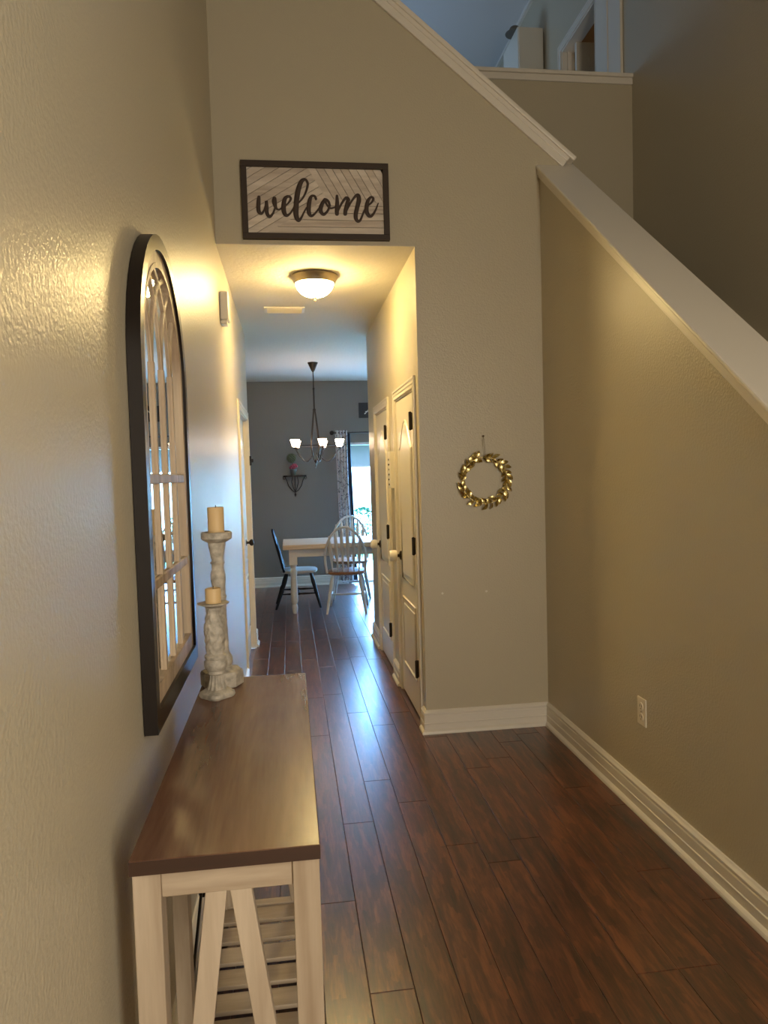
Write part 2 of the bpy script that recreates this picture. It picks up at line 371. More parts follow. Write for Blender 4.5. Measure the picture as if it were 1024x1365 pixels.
# half wall beside the stairs
KS = .771; zb = lambda y: 3.07 + KS * (y - YF)
w = MB(); w.prism([(.72, 0), (4.10, 0), (4.10, zb(4.10)), (.72, zb(.72))], 0, XR, 1.60)
S(w, 'wall_right', M['wall'])
w = MB(); w.box(XS, XS + .12, YB, 5.59, 0, ZT); w.box(XS, XS + .12, 6.30, 10.1, 0, ZT); w.box(XS, XS + .12, 5.59, 6.30, 5.10, ZT); w.box(XS, XS + .12, 5.59, 6.30, 0, ZL)
S(w, 'wall_stairwell', M['wall'])
w = MB(); w.prism([(XH + .115, 1.9), (XS, 1.9), (XS, 4.14), (.35, 4.14), (.35, 2.8), (XH + .115, 2.8)], 1, 5.0, 5.115)
S(w, 'wall_loft', M['wall'])
w = MB(); w.box(XL - .12, XS + .12, YB - .12, YB, 0, ZT); S(w, 'wall_back', M['wall'])
w = MB(); w.box(XL - .12, XS + .12, 10.1, 10.22, ZL - .15, ZT); S(w, 'wall_loft_back', M['loft_ceiling'])
w = MB(); w.box(XL - .12, XS + .12, YB - .12, 10.22, ZT, ZT + .12); S(w, 'ceiling_upper', M['loft_ceiling'])
w = MB(); w.box(XL, XH, YF + .0005, YE, ZC, ZC + .1); S(w, 'ceiling_hallway', M['ceiling'])
w = MB(); w.box(XA - .1, XB + .1, YE, YD + .12, ZD, ZD + .1); w.box(XA - .1, XB + .1, YE - .1, YE, ZC + .02, ZD + .12); S(w, 'ceiling', M['ceiling'])
w = MB(); w.box(XL, XS, 5.115, 10.1, ZL - .15, ZL); w.box(XL, .35, YF + .115, 5.115, ZL - .15, ZL); S(w, 'floor_loft', M['carpet'])
# bedroom beyond the upstairs door
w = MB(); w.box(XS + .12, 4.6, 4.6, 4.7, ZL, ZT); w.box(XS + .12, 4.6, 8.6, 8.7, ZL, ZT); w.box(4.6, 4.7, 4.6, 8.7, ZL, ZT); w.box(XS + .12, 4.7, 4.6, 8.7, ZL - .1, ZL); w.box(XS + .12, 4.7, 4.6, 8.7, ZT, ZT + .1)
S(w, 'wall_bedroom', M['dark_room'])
# dining room shell
SX0, SX1, SZ = .785, 2.72, 1.875
w = MB(); w.box(XA, SX0, YD, YD + .12, 0, ZD); w.box(SX1, XB, YD, YD + .12, 0, ZD); w.box(SX0, SX1, YD, YD + .12, SZ, ZD); S(w, 'wall_dining_back', M['wall_dining'])
w = MB(); w.box(XA - .1, XA, YE, YD + .12, 0, ZD); w.box(XB, XB + .1, YE, YD + .12, 0, ZD)
w.box(XA - .1, XL - .12, YE - .1, YE, 0, ZD); w.box(XH + .115, XB + .1, YE - .1, YE, 0, ZD); S(w, 'wall_dining_side', M['wall_dining'])
# closets behind the hall doors and the side room behind the left door
w = MB(); w.box(XH + .115, 1.4, 4.05, 4.09, 0, 2.6); w.box(XL - .2, XL - .12, D3[0] - .1, D3[1] + .1, 0, 2.1); w.box(XH + .115, XH + .16, 4.0, 5.95, 0, 2.1)
S(w, 'wall_closet', M['trim'])

# stairs: lower flight behind the half wall, landing, upper flight behind the front wall
st = MB(); rise, run = .182, .236
for i in range(12):
    st.box(1.60, XS, 1.10 + run * i, 1.10 + run * i + run + .03, max(0, rise * (i + 1) - .2), rise * (i + 1))
st.box(1.60, XS, 1.10 + run * 12, 5.0, 2.0, 2.19)
for i in range(5):
    st.box(1.55 - .22 * (i + 1), 1.55 - .22 * i, YF + .115, 5.0, 2.19 + .18 * i - .02 + .1, 2.19 + .18 * (i + 1))
S(st, 'stair_steps', M['carpet'])
sk = MB(); sk.prism([(1.0, .0), (3.93, 2.19), (3.93, 2.375), (1.0, .11)], 0, XS - .018, XS)
S(sk, 'trim_1', M['trim'])

# caps on the raked half wall and on the front wall
def cap_profile(mb, p, q, side, side2, z_off=0):
    """board with a moulding under its visible edge; p,q on the wall top's centre line ; side = half widths"""
c = MB(); y0, y1 = .70, 4.12
def slope(x0, x1, a, b, m_): m_.prism([(y0, zb(y0) + a), (y1, zb(y1) + a), (y1, zb(y1) + b), (y0, zb(y0) + b)], 0, x0, x1)
slope(XR - .022, 1.625, .018, .042, c)
cap = S(c, 'trim_2', M['trim'], bev=.006)
c = MB(); slope(XR - .014, XR, -.012, .018, c); slope(XR - .008, XR, -.026, -.012, c); slope(1.60, 1.612, -.02, .018, c)
c.build('moulding', M['trim'], cap, smooth=False, bev=.003)
u0 = Vector((1.575, 0, 3.135)); u1 = Vector((.46, 0, 4.04)); ud = (u1 - u0).normalized(); un = Vector((-ud.z, 0, ud.x)) * -1
if un.z < 0: un = -un
def rake(mb, ya, yb, a, b, e=0):
    p = u0 - ud * e
    P = [(p + un * a), (u1 + un * a), (u1 + un * b), (p + un * b)]
    mb.prism([(v.x, v.z) for v in P], 1, ya, yb)
c = MB(); rake(c, YF - .03, YF + .145, .015, .04, .03)
cap2 = S(c, 'trim_3', M['trim'], bev=.006)
c = MB(); rake(c, YF - .016, YF, -.045, .015); rake(c, YF - .022, YF, -.008, .015); rake(c, YF + .115, YF + .13, -.045, .015)
c.build('moulding', M['trim'], cap2, smooth=False, bev=.003)
c = MB(); c.box(.3, XS, 4.975, 5.14, 4.185, 4.21); c.box(.3, XS, 4.988, 5.0, 4.14, 4.185); c.box(.3, XS, 5.0, 5.115, 4.14, 4.185)
S(c, 'trim_4', M['trim'], bev=.004)

# ---------------------------------------------------------------- baseboards
BP = [(0, 0), (.030, 0), (.030, .006), (.027, .014), (.020, .021), (.016, .024), (.016, .052), (.019, .055), (.019, .060), (.016, .063), (.016, .098), (.012, .102), (.012, .106), (.017, .110), (.017, .117), (.010, .124), (.006, .130), (0, .131)]
def baseboard(name, runs):
    mb = MB()
    for (x0, y0), (x1, y1), e0, e1 in runs:   # room side is to the left of the direction of travel
        d = Vector((x1 - x0, y1 - y0)).normalized(); n_ = Vector((-d.y, d.x)); k = len(BP); vs = []
        for (px, py, e, sg) in ((x0, y0, e0, -1), (x1, y1, e1, 1)):
            for t, z in BP:
                q = Vector((px, py)) + n_ * t + d * sg * e * t; vs.append((q.x, q.y, z))
        mb.add(vs, [tuple(range(k))[::-1], tuple(range(k, 2 * k))] + [(i, (i + 1) % k, (i + 1) % k + k, i + k) for i in range(k)])
    return S(mb, name, M['trim'])
baseboard('baseboard_right', [((XR, YF), (XR, .72), -1, 0)][::1] and [((XR, .72), (XR, YF), 0, -1)])
baseboard('baseboard_front', [((XR, YF), (XH, YF), -1, 1)])
baseboard('baseboard_hallway', [((XH, YF), (XH, 4.0), 1, 0), ((XH, 4.83), (XH, 5.09), 0, 0), ((XH, 5.92), (XH, YE), 0, 1)])
baseboard('baseboard_left', [((XL, 5.07), (XL, YB), 0, 0), ((XL, YE), (XL, 6.25), 1, 0)])
baseboard('baseboard_dining', [((SX0 - .04, YD), (XA, YD), 0, -1), ((XB, YD), (SX1 + .04, YD), -1, 0), ((XL, YE), (XA, YE), 1, -1)][:2])

# ---------------------------------------------------------------- doors
def casing(mb, w, h, cw=.06):
    for a, b in ((-cw, 0), (w, w + cw)):
        mb.box(a, b, -.009, 0, 0, h + cw)
        o = a if a < 0 else b - .014
        mb.box(o, o + .014, -.014, -.009, 0, h + cw)
        i_ = b - .010 if a < 0 else a
        mb.box(i_, i_ + .010, -.012, -.009, 0, h + .010)
    mb.box(0, w, -.009, 0, h, h + cw); mb.box(-cw, w + cw, -.014, -.009, h + cw - .014, h + cw); mb.box(0, w, -.012, -.009, h, h + .01)
    mb.box(-cw + .02, w + cw - .02, -.0125, -.009, h + .022, h + .034)
def door(name, loc, rz, w, h, knob_u, hinge_u, knob='bronze', cover=False, slab_y=0.002, hinges=(1.745, 1.03, .315), knob_z=.9, arch=True, leaf=True):
    root = thing(name, None, None, loc, rz, kind='structure')
    cs = MB(); casing(cs, w, h); cs.build('casing', M['trim'], root, smooth=False, bev=.002)
    jb = MB(); jb.box(0, .012, 0, .11, 0, h); jb.box(w - .012, w, 0, .11, 0, h); jb.box(.012, w - .012, 0, .11, h - .012, h)
    jb.box(.012, .03, .045, .06, 0, h - .012); jb.box(w - .03, w - .012, .045, .06, 0, h - .012); jb.build('jamb', M['trim'], root, smooth=False)
    if not leaf: return root
    g = .0155; sl = MB(); sl.box(g, w - g, slab_y, slab_y + .035, .012, h - g); slab = sl.build('door_leaf', M['door'], root, smooth=False, bev=.002)
    st_ = .11; x0, x1 = g + st_, w - g - st_
    def ring(pts, nm='panel_moulding'):
        # sunk bead around the panel
        t = MB(); t.tube([(a, slab_y - .001, b) for a, b in pts], .0085, 6, closed=True); t.build(nm, M['door'], slab, smooth=True)
        cx = sum(a for a, b in pts) / len(pts); cz = sum(b for a, b in pts) / len(pts)
        hw = max(abs(a - cx) for a, b in pts); hh = max(abs(b - cz) for a, b in pts)
        inn = [(cx + (a - cx) * (hw - .035) / hw, cz + (b - cz) * (hh - .035) / hh) for a, b in pts]
        f = MB(); f.prism(inn, 1, slab_y - .007, slab_y + .001) ; 
        f.v = [(v[0], v[1], v[2]) for v in f.v]; f.build('raised_panel', M['door'], slab, smooth=False, bev=.004)
    ring([(x0, .22), (x1, .22), (x1, .65), (x0, .65)])
    top = 1.60; am = .17
    pts = [(x0, .775), (x1, .775), (x1, top)]
    if arch:
        for i in range(1, 12):
            t = i / 12; xx = x1 + (x0 - x1) * t; s_ = math.sin(pi * t); pts.append((xx, top + am * (s_ ** 1.6)))
    pts.append((x0, top)); ring(pts)
    for z in hinges:
        hg = MB(); hg.tube([(hinge_u, -.020, z - .05), (hinge_u, -.020, z + .05)], .009, 8)
        for zz in (z - .047, z + .047): hg.ball((hinge_u, -.020, zz), .007, 8, 4)
        s2 = 1 if hinge_u < w / 2 else -1
        hg.box(min(hinge_u, hinge_u + s2 * .022), max(hinge_u, hinge_u + s2 * .022), -.014, .003, z - .047, z + .047)
        hg.build('hinge', M['hinge'], root)
    kn = MB(); kn.lathe([(.030, 0), (.031, -.004), (.024, -.010), (.011, -.014), (.010, -.030), (.020, -.036), (.027, -.046), (.027, -.056), (.018, -.066), (.004, -.069)], (knob_u, slab_y, knob_z), 20, axis='Y')
    k_ = kn.build('knob', M['hinge'], root)
    if cover:
        cv = MB(); cv.lathe([(.018, -.028), (.034, -.032), (.037, -.045), (.037, -.066), (.032, -.078), (.020, -.082), (.015, -.076), (.014, -.07)], (knob_u, slab_y, knob_z), 20, axis='Y')
        c_ = cv.build('knob_cover', M['plastic'], k_); c_['label'] = 'white childproof knob cover'
    return root
PH = pi / 2
door('door_1', (XH, D1[1], 0), -PH, D1[1] - D1[0], D1[2], .065, D1[1] - D1[0] - .03, cover=True, knob_z=.91, hinges=(1.745, 1.03, .315))
door('door_2', (XH, D2[1], 0), -PH, D2[1] - D2[0], D2[2], .065, D2[1] - D2[0] - .03, cover=True, knob_z=.885, hinges=(1.745, 1.03, .315))
d3 = door('door_3', (XL, D3[0], 0), PH, D3[1] - D3[0], D3[2], D3[1] - D3[0] - .3, .012, knob_z=.93, hinges=(), slab_y=.03)
q = MB(); w3 = D3[1] - D3[0]; q.box(w3 + .004, w3 + .03, -.030, -.012, 1.55, 1.63); q.box(w3 - .01, w3 + .012, -.045, -.030, 1.575, 1.605); q.build('flip_latch', M['black_metal'], d3, smooth=False, bev=.002)
# upstairs doorway on the right of the loft: open leaf swung into the bedroom
d4 = door('door_4', (XS, 6.30, ZL), -PH, .71, 2.0, 0, 0, leaf=False)
q = MB(); q.box(.150, .185, .06, .76, .01, 1.98); lf = q.build('door_leaf', M['door'], d4, smooth=False, bev=.002)
q = MB(); q.box(.185, .189, .17, .65, 1.0, 1.85); q.box(.185, .189, .17, .65, .2, .85); q.build('raised_panel', M['door'], lf, smooth=False)
# narrow linen-cupboard door next to it
d5 = thing('door_5', None, None, (XS, 5.56, ZL), -PH, kind='structure')
q = MB(); q.box(.03, .43, -.022, 0, .01, 2.35); lf5 = q.build('door_leaf', M['door'], d5, smooth=False, bev=.003)
q = MB(); q.box(.222, .230, -.030, -.022, .2, 1.9); q.build('groove_bead', M['trim'], lf5, smooth=False)

# ---------------------------------------------------------------- sliding glass door
sd = thing('window_1', None, None, (0, 0, 0), 0, kind='structure')
q = MB(); q.box(SX0, SX0 + .035, YD + .02, YD + .11, 0, SZ); q.box(SX1 - .035, SX1, YD + .02, YD + .11, 0, SZ); q.box(SX0, SX1, YD + .02, YD + .11, SZ - .035, SZ); q.box(SX0, SX1, YD + .02, YD + .11, 0, .03)
q.box(1.72, 1.78, YD + .04, YD + .09, .03, SZ - .035); q.build('window_frame', M['vinyl'], sd, smooth=False, bev=.003)
for a, b, yy in ((SX0 + .035, 1.75, YD + .05), (1.75, SX1 - .035, YD + .075)):
    q = MB(); q.box(a, b, yy, yy + .005, .03, SZ - .035); q.build('pane', M['glass'], sd, smooth=False)

# ---------------------------------------------------------------- outside
q = MB(); q.box(-2, 6, YD + .12, 12.3, -.14, -.02); S(q, 'floor_patio', M['concrete'])
q = MB(); q.box(-30, 40, 12.3, 60, -.3, -.05); tag(q.build('lawn', M['grass'], smooth=False, kind='stuff'), 'green lawn beyond the patio outside the sliding door', 'lawn')
fn = thing('vinyl_fence', 'tall white fence across the back yard beyond the shrubs', 'fence', (2, 16, -.05))
for i in range(7):
    x = -5 + i * 1.8
    q = MB(); q.box(x, x + .12, -.06, .06, 0, 1.72); q.lathe([(.085, 1.72), (.085, 1.74), (.005, 1.80)], (x + .06, 0, 0), 4); q.build('post', M['vinyl'], fn, smooth=False)
    if i < 6:
        for za, zb_ in ((.1, .24), (1.52, 1.66)): q = MB(); q.box(x + .12, x + 1.8, -.03, .03, za, zb_); q.build('rail', M['vinyl'], fn, smooth=False)
        for k in range(11): q = MB(); q.box(x + .125 + k * .152, x + .125 + k * .152 + .148, -.012, .012, .24, 1.52); q.build('board', M['vinyl'], fn, smooth=False)
hs = thing('neighbour_house', 'lavender-grey neighbouring house rising behind the white fence', 'house', (4, 26, -.05))
q = MB(); q.box(-9, 9, 0, 8, 0, 2.8); q.build('wall', M['stucco'], hs, smooth=False)
q = MB(); q.prism([(-.6, 2.75), (8.6, 2.75), (4, 5.2)], 0, -9.6, 9.6); q.build('roof', M['roof'], hs, smooth=False)
q = MB(); q.box(-9.6, 9.6, -.72, -.6, 2.68, 2.82); q.build('gutter', M['vinyl'], hs, smooth=False)
for sx, sy, sh, lab in ((.95, 13.0, .60, 'low leafy green shrub outside, nearest the curtain edge'), (1.38, 13.75, .80, 'taller leafy green shrub outside, beside the low one'), (1.95, 13.1, .66, 'rounded green shrub outside behind the hallway corner')):
    t = thing('shrub', lab, 'shrub', (sx, sy, -.045), group='shrubs outside the sliding door')
    q = MB()
    for k in range(6): a = R.random() * 6.28; q.tube([(0, 0, 0), (.08 * math.cos(a), .08 * math.sin(a), sh * .5), (.2 * math.cos(a), .2 * math.sin(a), sh * .85)], [.012, .009, .004], 5)
    q.build('stem', M['twine'], t)
    q = MB()
    for k in range(420):
        a = R.random() * 6.28; e = R.uniform(-.6, 1.5); rr = .26 * R.uniform(.6, 1.1)
        c0 = Vector((rr * math.cos(a) * math.cos(e * .9), rr * math.sin(a) * math.cos(e * .9), sh * .55 + sh * .5 * math.sin(e)))
        c0.z = max(c0.z, .04)
        d_ = Vector((R.uniform(-1, 1), R.uniform(-1, 1), R.uniform(-.3, 1))).normalized(); s_ = d_.cross(Vector((R.random(), R.random(), R.random()))).normalized() * .018; L_ = .07
        q.add([c0, c0 + d_ * L_ * .5 + s_, c0 + d_ * L_, c0 + d_ * L_ * .5 - s_], [(0, 1, 2, 3)])
    q.build('foliage', M['shrub'], t, smooth=False, kind='stuff')

# ---------------------------------------------------------------- console table
TX0, TX1, TY0, TY1, TZ = -.284, .031, 1.207, 2.294, .825
ct = thing('console_table', 'narrow console table against the wall, brown top on whitewashed oak frame', 'table', (TX0, TY0, 0))
W, L = TX1 - TX0, TY1 - TY0
q = MB(); q.box(0, W, 0, L, TZ - .025, TZ); top = q.build('tabletop', M['table_top'], ct, smooth=False, bev=.0015); top['label'] = 'taupe brown wood-grain top'
q = MB(); q.box(.0005, W - .0005, -.0012, .0005, TZ - .0245, TZ - .001); q.build('edge_band', M['table_edge'], top, smooth=False)
LW = .046
for lx in (.002, W - LW - .002):
    for ly in (.012, L - LW - .012):
        q = MB(); q.box(lx, lx + LW, ly, ly + LW, 0, TZ - .025); q.build('leg', M['white_oak'], ct, smooth=False, bev=.002)
for ly in (.018, L - .052):
    q = MB(); q.box(LW + .002, W - LW - .002, ly, ly + .03, TZ - .075, TZ - .026); q.build('end_rail', M['white_oak_x'], ct, smooth=False, bev=.0015)
    q = MB(); q.box(LW + .002, W - LW - .002, ly, ly + .03, .075, .115); q.build('end_rail', M['white_oak_x'], ct, smooth=False, bev=.0015)
    for (xt, xb) in ((.137, .052), (.178, W - .052)):
        # slanted brace of the A-shaped end
        hw = .018; q = MB(); q.prism([(xt - hw, TZ - .075), (xt + hw, TZ - .075), (xb + hw * (1 if xb > xt else 1), .115), (xb - hw, .115)], 1, ly + .002, ly + .024); q.build('brace', M['white_oak'], ct, smooth=False, bev=.0015)
for lx in (.006, W - .028):
    q = MB(); q.box(lx, lx + .022, LW + .012, L - LW - .012, .06, .10); q.build('side_rail', M['white_oak_x'], ct, smooth=False, bev=.0015)
    q = MB(); q.box(lx, lx + .022, LW + .012, L - LW - .012, TZ - .06, TZ - .026); q.build('side_rail', M['white_oak_x'], ct, smooth=False, bev=.0015)
q = MB(); q.box(.003, .036, .36, .405, .10, TZ - .06); q.build('centre_post', M['white_oak'], ct, smooth=False, bev=.0015)
pitch = .0925; k = 0; y = L - .065
while y - .066 > .04:
    q = MB(); q.box(.012, W - .012, y - .066, y, .103, .115); q.build('slat', M['white_oak_x'], ct, smooth=False, bev=.001); y -= pitch
for z0, z1 in ((.04, .49),):
    q = MB(); q.bar((.014 + (z0 > .3) * .004, .05, z0), (.014 + (z0 > .3) * .004, L - .05, z1), .006, .012); q.build('brace_rod', M['black_metal'], ct, smooth=False)
q = MB(); q.lathe([(.008, -.03), (.013, -.024), (.013, .024), (.008, .03)], (.016, .75, .355), 10); q.build('turnbuckle', M['black_metal'], ct)

# ---------------------------------------------------------------- candlesticks
def candlestick(name, label, loc, prof, base=None, carve=None, mat_=None):
    t = thing(name, label, 'candlestick', loc, 0, 'white distressed candlesticks')
    return t
t = candlestick('candlestick', 'taller distressed white candlestick with octagonal base at far end of console table', (-.222, 2.224, TZ), None)
q = MB(); q.lathe([(.062, 0), (.064, .004), (.064, .040), (.060, .046), (.045, .050), (.030, .058)], (0, 0, 0), 8); q.build('base', M['distressed'], t, smooth=False, bev=.003)
q = MB(); q.lathe([(.030, .055), (.034, .065), (.034, .085), (.024, .10), (.022, .20), (.020, .262), (.024, .270), (.020, .276), (.019, .30), (.0225, .318), (.0225, .338), (.018, .352), (.018, .366), (.022, .372), (.018, .378), (.020, .395), (.025, .420), (.026, .434)], (0, 0, 0), 28); q.build('stem', M['distressed'], t)
q = MB(); q.lathe([(.024, .432), (.040, .440), (.046, .446), (.046, .462), (.042, .465), (.038, .458), (.010, .456)], (0, 0, 0), 28); q.build('cup', M['distressed'], t)
t2 = candlestick('candlestick', 'shorter carved white candlestick with round fluted foot on console table', (-.226, 2.105, TZ), None)
lobes = lambda a: 1 + .10 * math.cos(4 * a)
q = MB(); q.lathe([(.044, 0), (.047, .006), (.045, .014), (.036, .020), (.030, .024)], (0, 0, 0), 40, shape=lobes); q.build('base', M['distressed'], t2)
fl_ = lambda a: 1 + .06 * math.cos(12 * a)
q = MB(); q.lathe([(.028, .022), (.024, .032), (.019, .055), (.018, .066)], (0, 0, 0), 48, shape=fl_)
q.lathe([(.018, .064), (.024, .068), (.024, .076), (.030, .082), (.033, .092), (.033, .104), (.028, .110), (.031, .114), (.031, .120), (.024, .126), (.024, .130)], (0, 0, 0), 32)
# carved body: leaf relief as overlapping lobes
n0 = len(q.v); seg = 48; prof = []
for i in range(29):
    z = .128 + i * .134 / 28; tt = i / 28; r_ = .0235 + .0065 * math.sin(pi * min(1, tt * 1.15)) - .003 * tt
    prof.append((r_, z))
vs = []
for j, (r_, z) in enumerate(prof):
    for k in range(seg):
        a = 2 * pi * k / seg; v = math.sin(6 * a + 1.5 * math.sin(z * 95)) * math.sin(z * 190 + abs(math.sin(3 * a)) * 3)
        rr = r_ + .0028 * v; vs.append((rr * math.cos(a), rr * math.sin(a), z))
q.add(vs, [(i * seg + k, i * seg + (k + 1) % seg, (i + 1) * seg + (k + 1) % seg, (i + 1) * seg + k) for i in range(28) for k in range(seg)])
q.build('stem', M['distressed'], t2)
q = MB(); q.lathe([(.022, .258), (.030, .263), (.044, .268), (.045, .271), (.040, .272), (.012, .270)], (0, 0, 0), 28); q.build('cup', M['distressed'], t2)
def candle(label, loc, r, h):
    t = thing('pillar_candle', label, 'candle', loc, 0, 'cream pillar candles')
    q = MB(); q.lathe([(r, 0), (r, h - .003), (r * .93, h), (r * .8, h - .003), (r * .2, h - .007)], (0, 0, 0), 24); q.build('wax', M['candle'], t)
    q = MB(); q.tube([(0, 0, h - .008), (.001, 0, h + .006)], .0012, 5); q.build('wick', M['wick'], t)
candle('taller cream pillar candle on the tall candlestick', (-.222, 2.224, TZ + .456), .0245, .083)
candle('short cream pillar candle on the short carved candlestick', (-.226, 2.105, TZ + .270), .0225, .043)

# ---------------------------------------------------------------- arched window-pane mirror
my0, my1, mz0, mz1 = 1.612, 2.312, .893, 2.065
am = thing('arched_mirror', 'tall arched windowpane mirror in a dark frame above the console table', 'mirror', (XL, (my0 + my1) / 2, mz0))
HW = (my1 - my0) / 2; HZ = mz1 - mz0; zs = HZ - HW
def arch(r, z0, n=24):
    """outline of the arch: bottom left, bottom right, then over the top (in y,z)"""
    return [(-r, z0), (r, z0)] + [(r * math.cos(pi * i / n), zs + r * math.sin(pi * i / n)) for i in range(n + 1)]
def band(r0, z0, r1, z1, x0, x1, mb, n=24):
    a, b = arch(r0, z0, n), arch(r1, z1, n); k = len(a)
    vs = [(x, p[0], p[1]) for x in (x0, x1) for pl in (a, b) for p in pl]
    fs = []
    for i in range(k):
        j = (i + 1) % k
        fs += [(i, j, k + j, k + i), (2 * k + i, 2 * k + j, 3 * k + j, 3 * k + i), (i, j, 2 * k + j, 2 * k + i), (k + i, k + j, 3 * k + j, 3 * k + i)]
    mb.add(vs, fs)
q = MB(); band(HW, 0, HW - .036, .046, .002, .032, q); q.build('outer_frame', M['mirror_frame'], am, angle=35)
q = MB(); band(HW - .036, .046, HW - .074, .088, .008, .024, q); band(HW - .066, .079, HW - .078, .092, .008, .026, q); q.build('inner_frame', M['mirror_wood'], am, angle=35)
q = MB(); q.prism([(p[0], p[1]) for p in arch(HW - .05, .06)], 0, .008, .014); q.build('mirror_pane', M['mirror'], am, smooth=False)
ri = HW - .075; mw = .018
def clip_in(y, z): return abs(y) < ri and (z < zs or y * y + (z - zs) ** 2 < ri * ri)
ys = [-ri + 2 * ri * i / 4 for i in (1, 2, 3)]
for yy in ys:
    q = MB(); q.box(.0135, .0215, yy - mw / 2, yy + mw / 2, .088, zs + .02); q.build('mullion', M['mirror_wood'], am, smooth=False, bev=.0015)
for zz in (.315, .56):
    q = MB(); q.box(.0135, .023, -ri, ri, zz - .012, zz + .012); q.build('crossbar', M['mirror_wood'], am, smooth=False, bev=.003)
for yy in [-ri] + ys + [ri]:
    for sg in (-1, 1):
        pts = []
        for i in range(26):
            a = pi / 2 * i / 20; cy = yy - sg * ri * 1.0
            y_, z_ = cy + sg * ri * math.cos(a), zs + ri * math.sin(a)
            if abs(y_) <= ri + .001 and (y_ ** 2 + (z_ - zs) ** 2) < (ri + .004) ** 2: pts.append((.0165, y_, z_))
        if len(pts) > 4 and abs(yy) < ri - .01:
            q = MB(); q.tube(pts, mw / 2, 6, squash=((1, 0, 0), .45)); q.build('tracery_bar', M['mirror_wood'], am)

# ---------------------------------------------------------------- welcome sign
sx0, sx1, sz0, sz1 = -.193, .578, 2.688, 3.086
ws = thing('welcome_sign', 'framed whitewashed plank sign reading welcome, hung above the hallway opening', 'sign', (sx0, YF, sz0))
SW, SH = sx1 - sx0, sz1 - sz0; fw_ = .030
q = MB(); q.box(0, SW, -.03, 0, 0, fw_); q.box(0, SW, -.03, 0, SH - fw_, SH); q.box(0, fw_, -.03, 0, fw_, SH - fw_); q.box(SW - fw_, SW, -.03, 0, fw_, SH - fw_); q.build('frame', M['sign_frame'], ws, smooth=False, bev=.002)
q = MB(); q.box(fw_, SW - fw_, -.008, -.001, fw_, SH - fw_); q.build('backing', M['sign_back'], ws, smooth=False)
def clip(poly, nx, nz, d):  # keep nx*x+nz*z<=d
    out = []
    for i in range(len(poly)):
        a, b = poly[i], poly[(i + 1) % len(poly)]; da = nx * a[0] + nz * a[1] - d; db = nx * b[0] + nz * b[1] - d
        if da <= 0: out.append(a)
        if da * db < 0: t_ = da / (da - db); out.append((a[0] + (b[0] - a[0]) * t_, a[1] + (b[1] - a[1]) * t_))
    return out
I0, I1, J0, J1 = fw_, SW - fw_, fw_, SH - fw_
px = lambda a, b: (I0 + (a - 85) / 865 * (I1 - I0), J1 - (b - 98) / 417 * (J1 - J0))
regs = [([px(85, 98), px(470, 98), px(585, 290), px(190, 515), px(85, 515)], math.radians(31)), ([px(470, 98), px(950, 98), px(950, 308), px(585, 290)], math.radians(-60)), ([px(585, 290), px(950, 308), px(950, 515), px(190, 515)], math.radians(0))]
for poly, an in regs:
    nx, nz = -math.sin(an), math.cos(an); pr = [nx * a + nz * b for a, b in poly]; t_ = min(pr); wd = .037
    while t_ < max(pr):
        pc = clip(clip(poly, nx, nz, t_ + wd - .0014), -nx, -nz, -(t_ + .0010)) if True else poly
        if len(pc) > 2:
            ar = abs(sum(pc[i][0] * pc[(i + 1) % len(pc)][1] - pc[(i + 1) % len(pc)][0] * pc[i][1] for i in range(len(pc)))) / 2
            if ar > 8e-5: q = MB(); q.prism(pc, 1, -.014, -.008); q.build('plank', M['sign_plank'], ws, smooth=False)
        t_ += wd
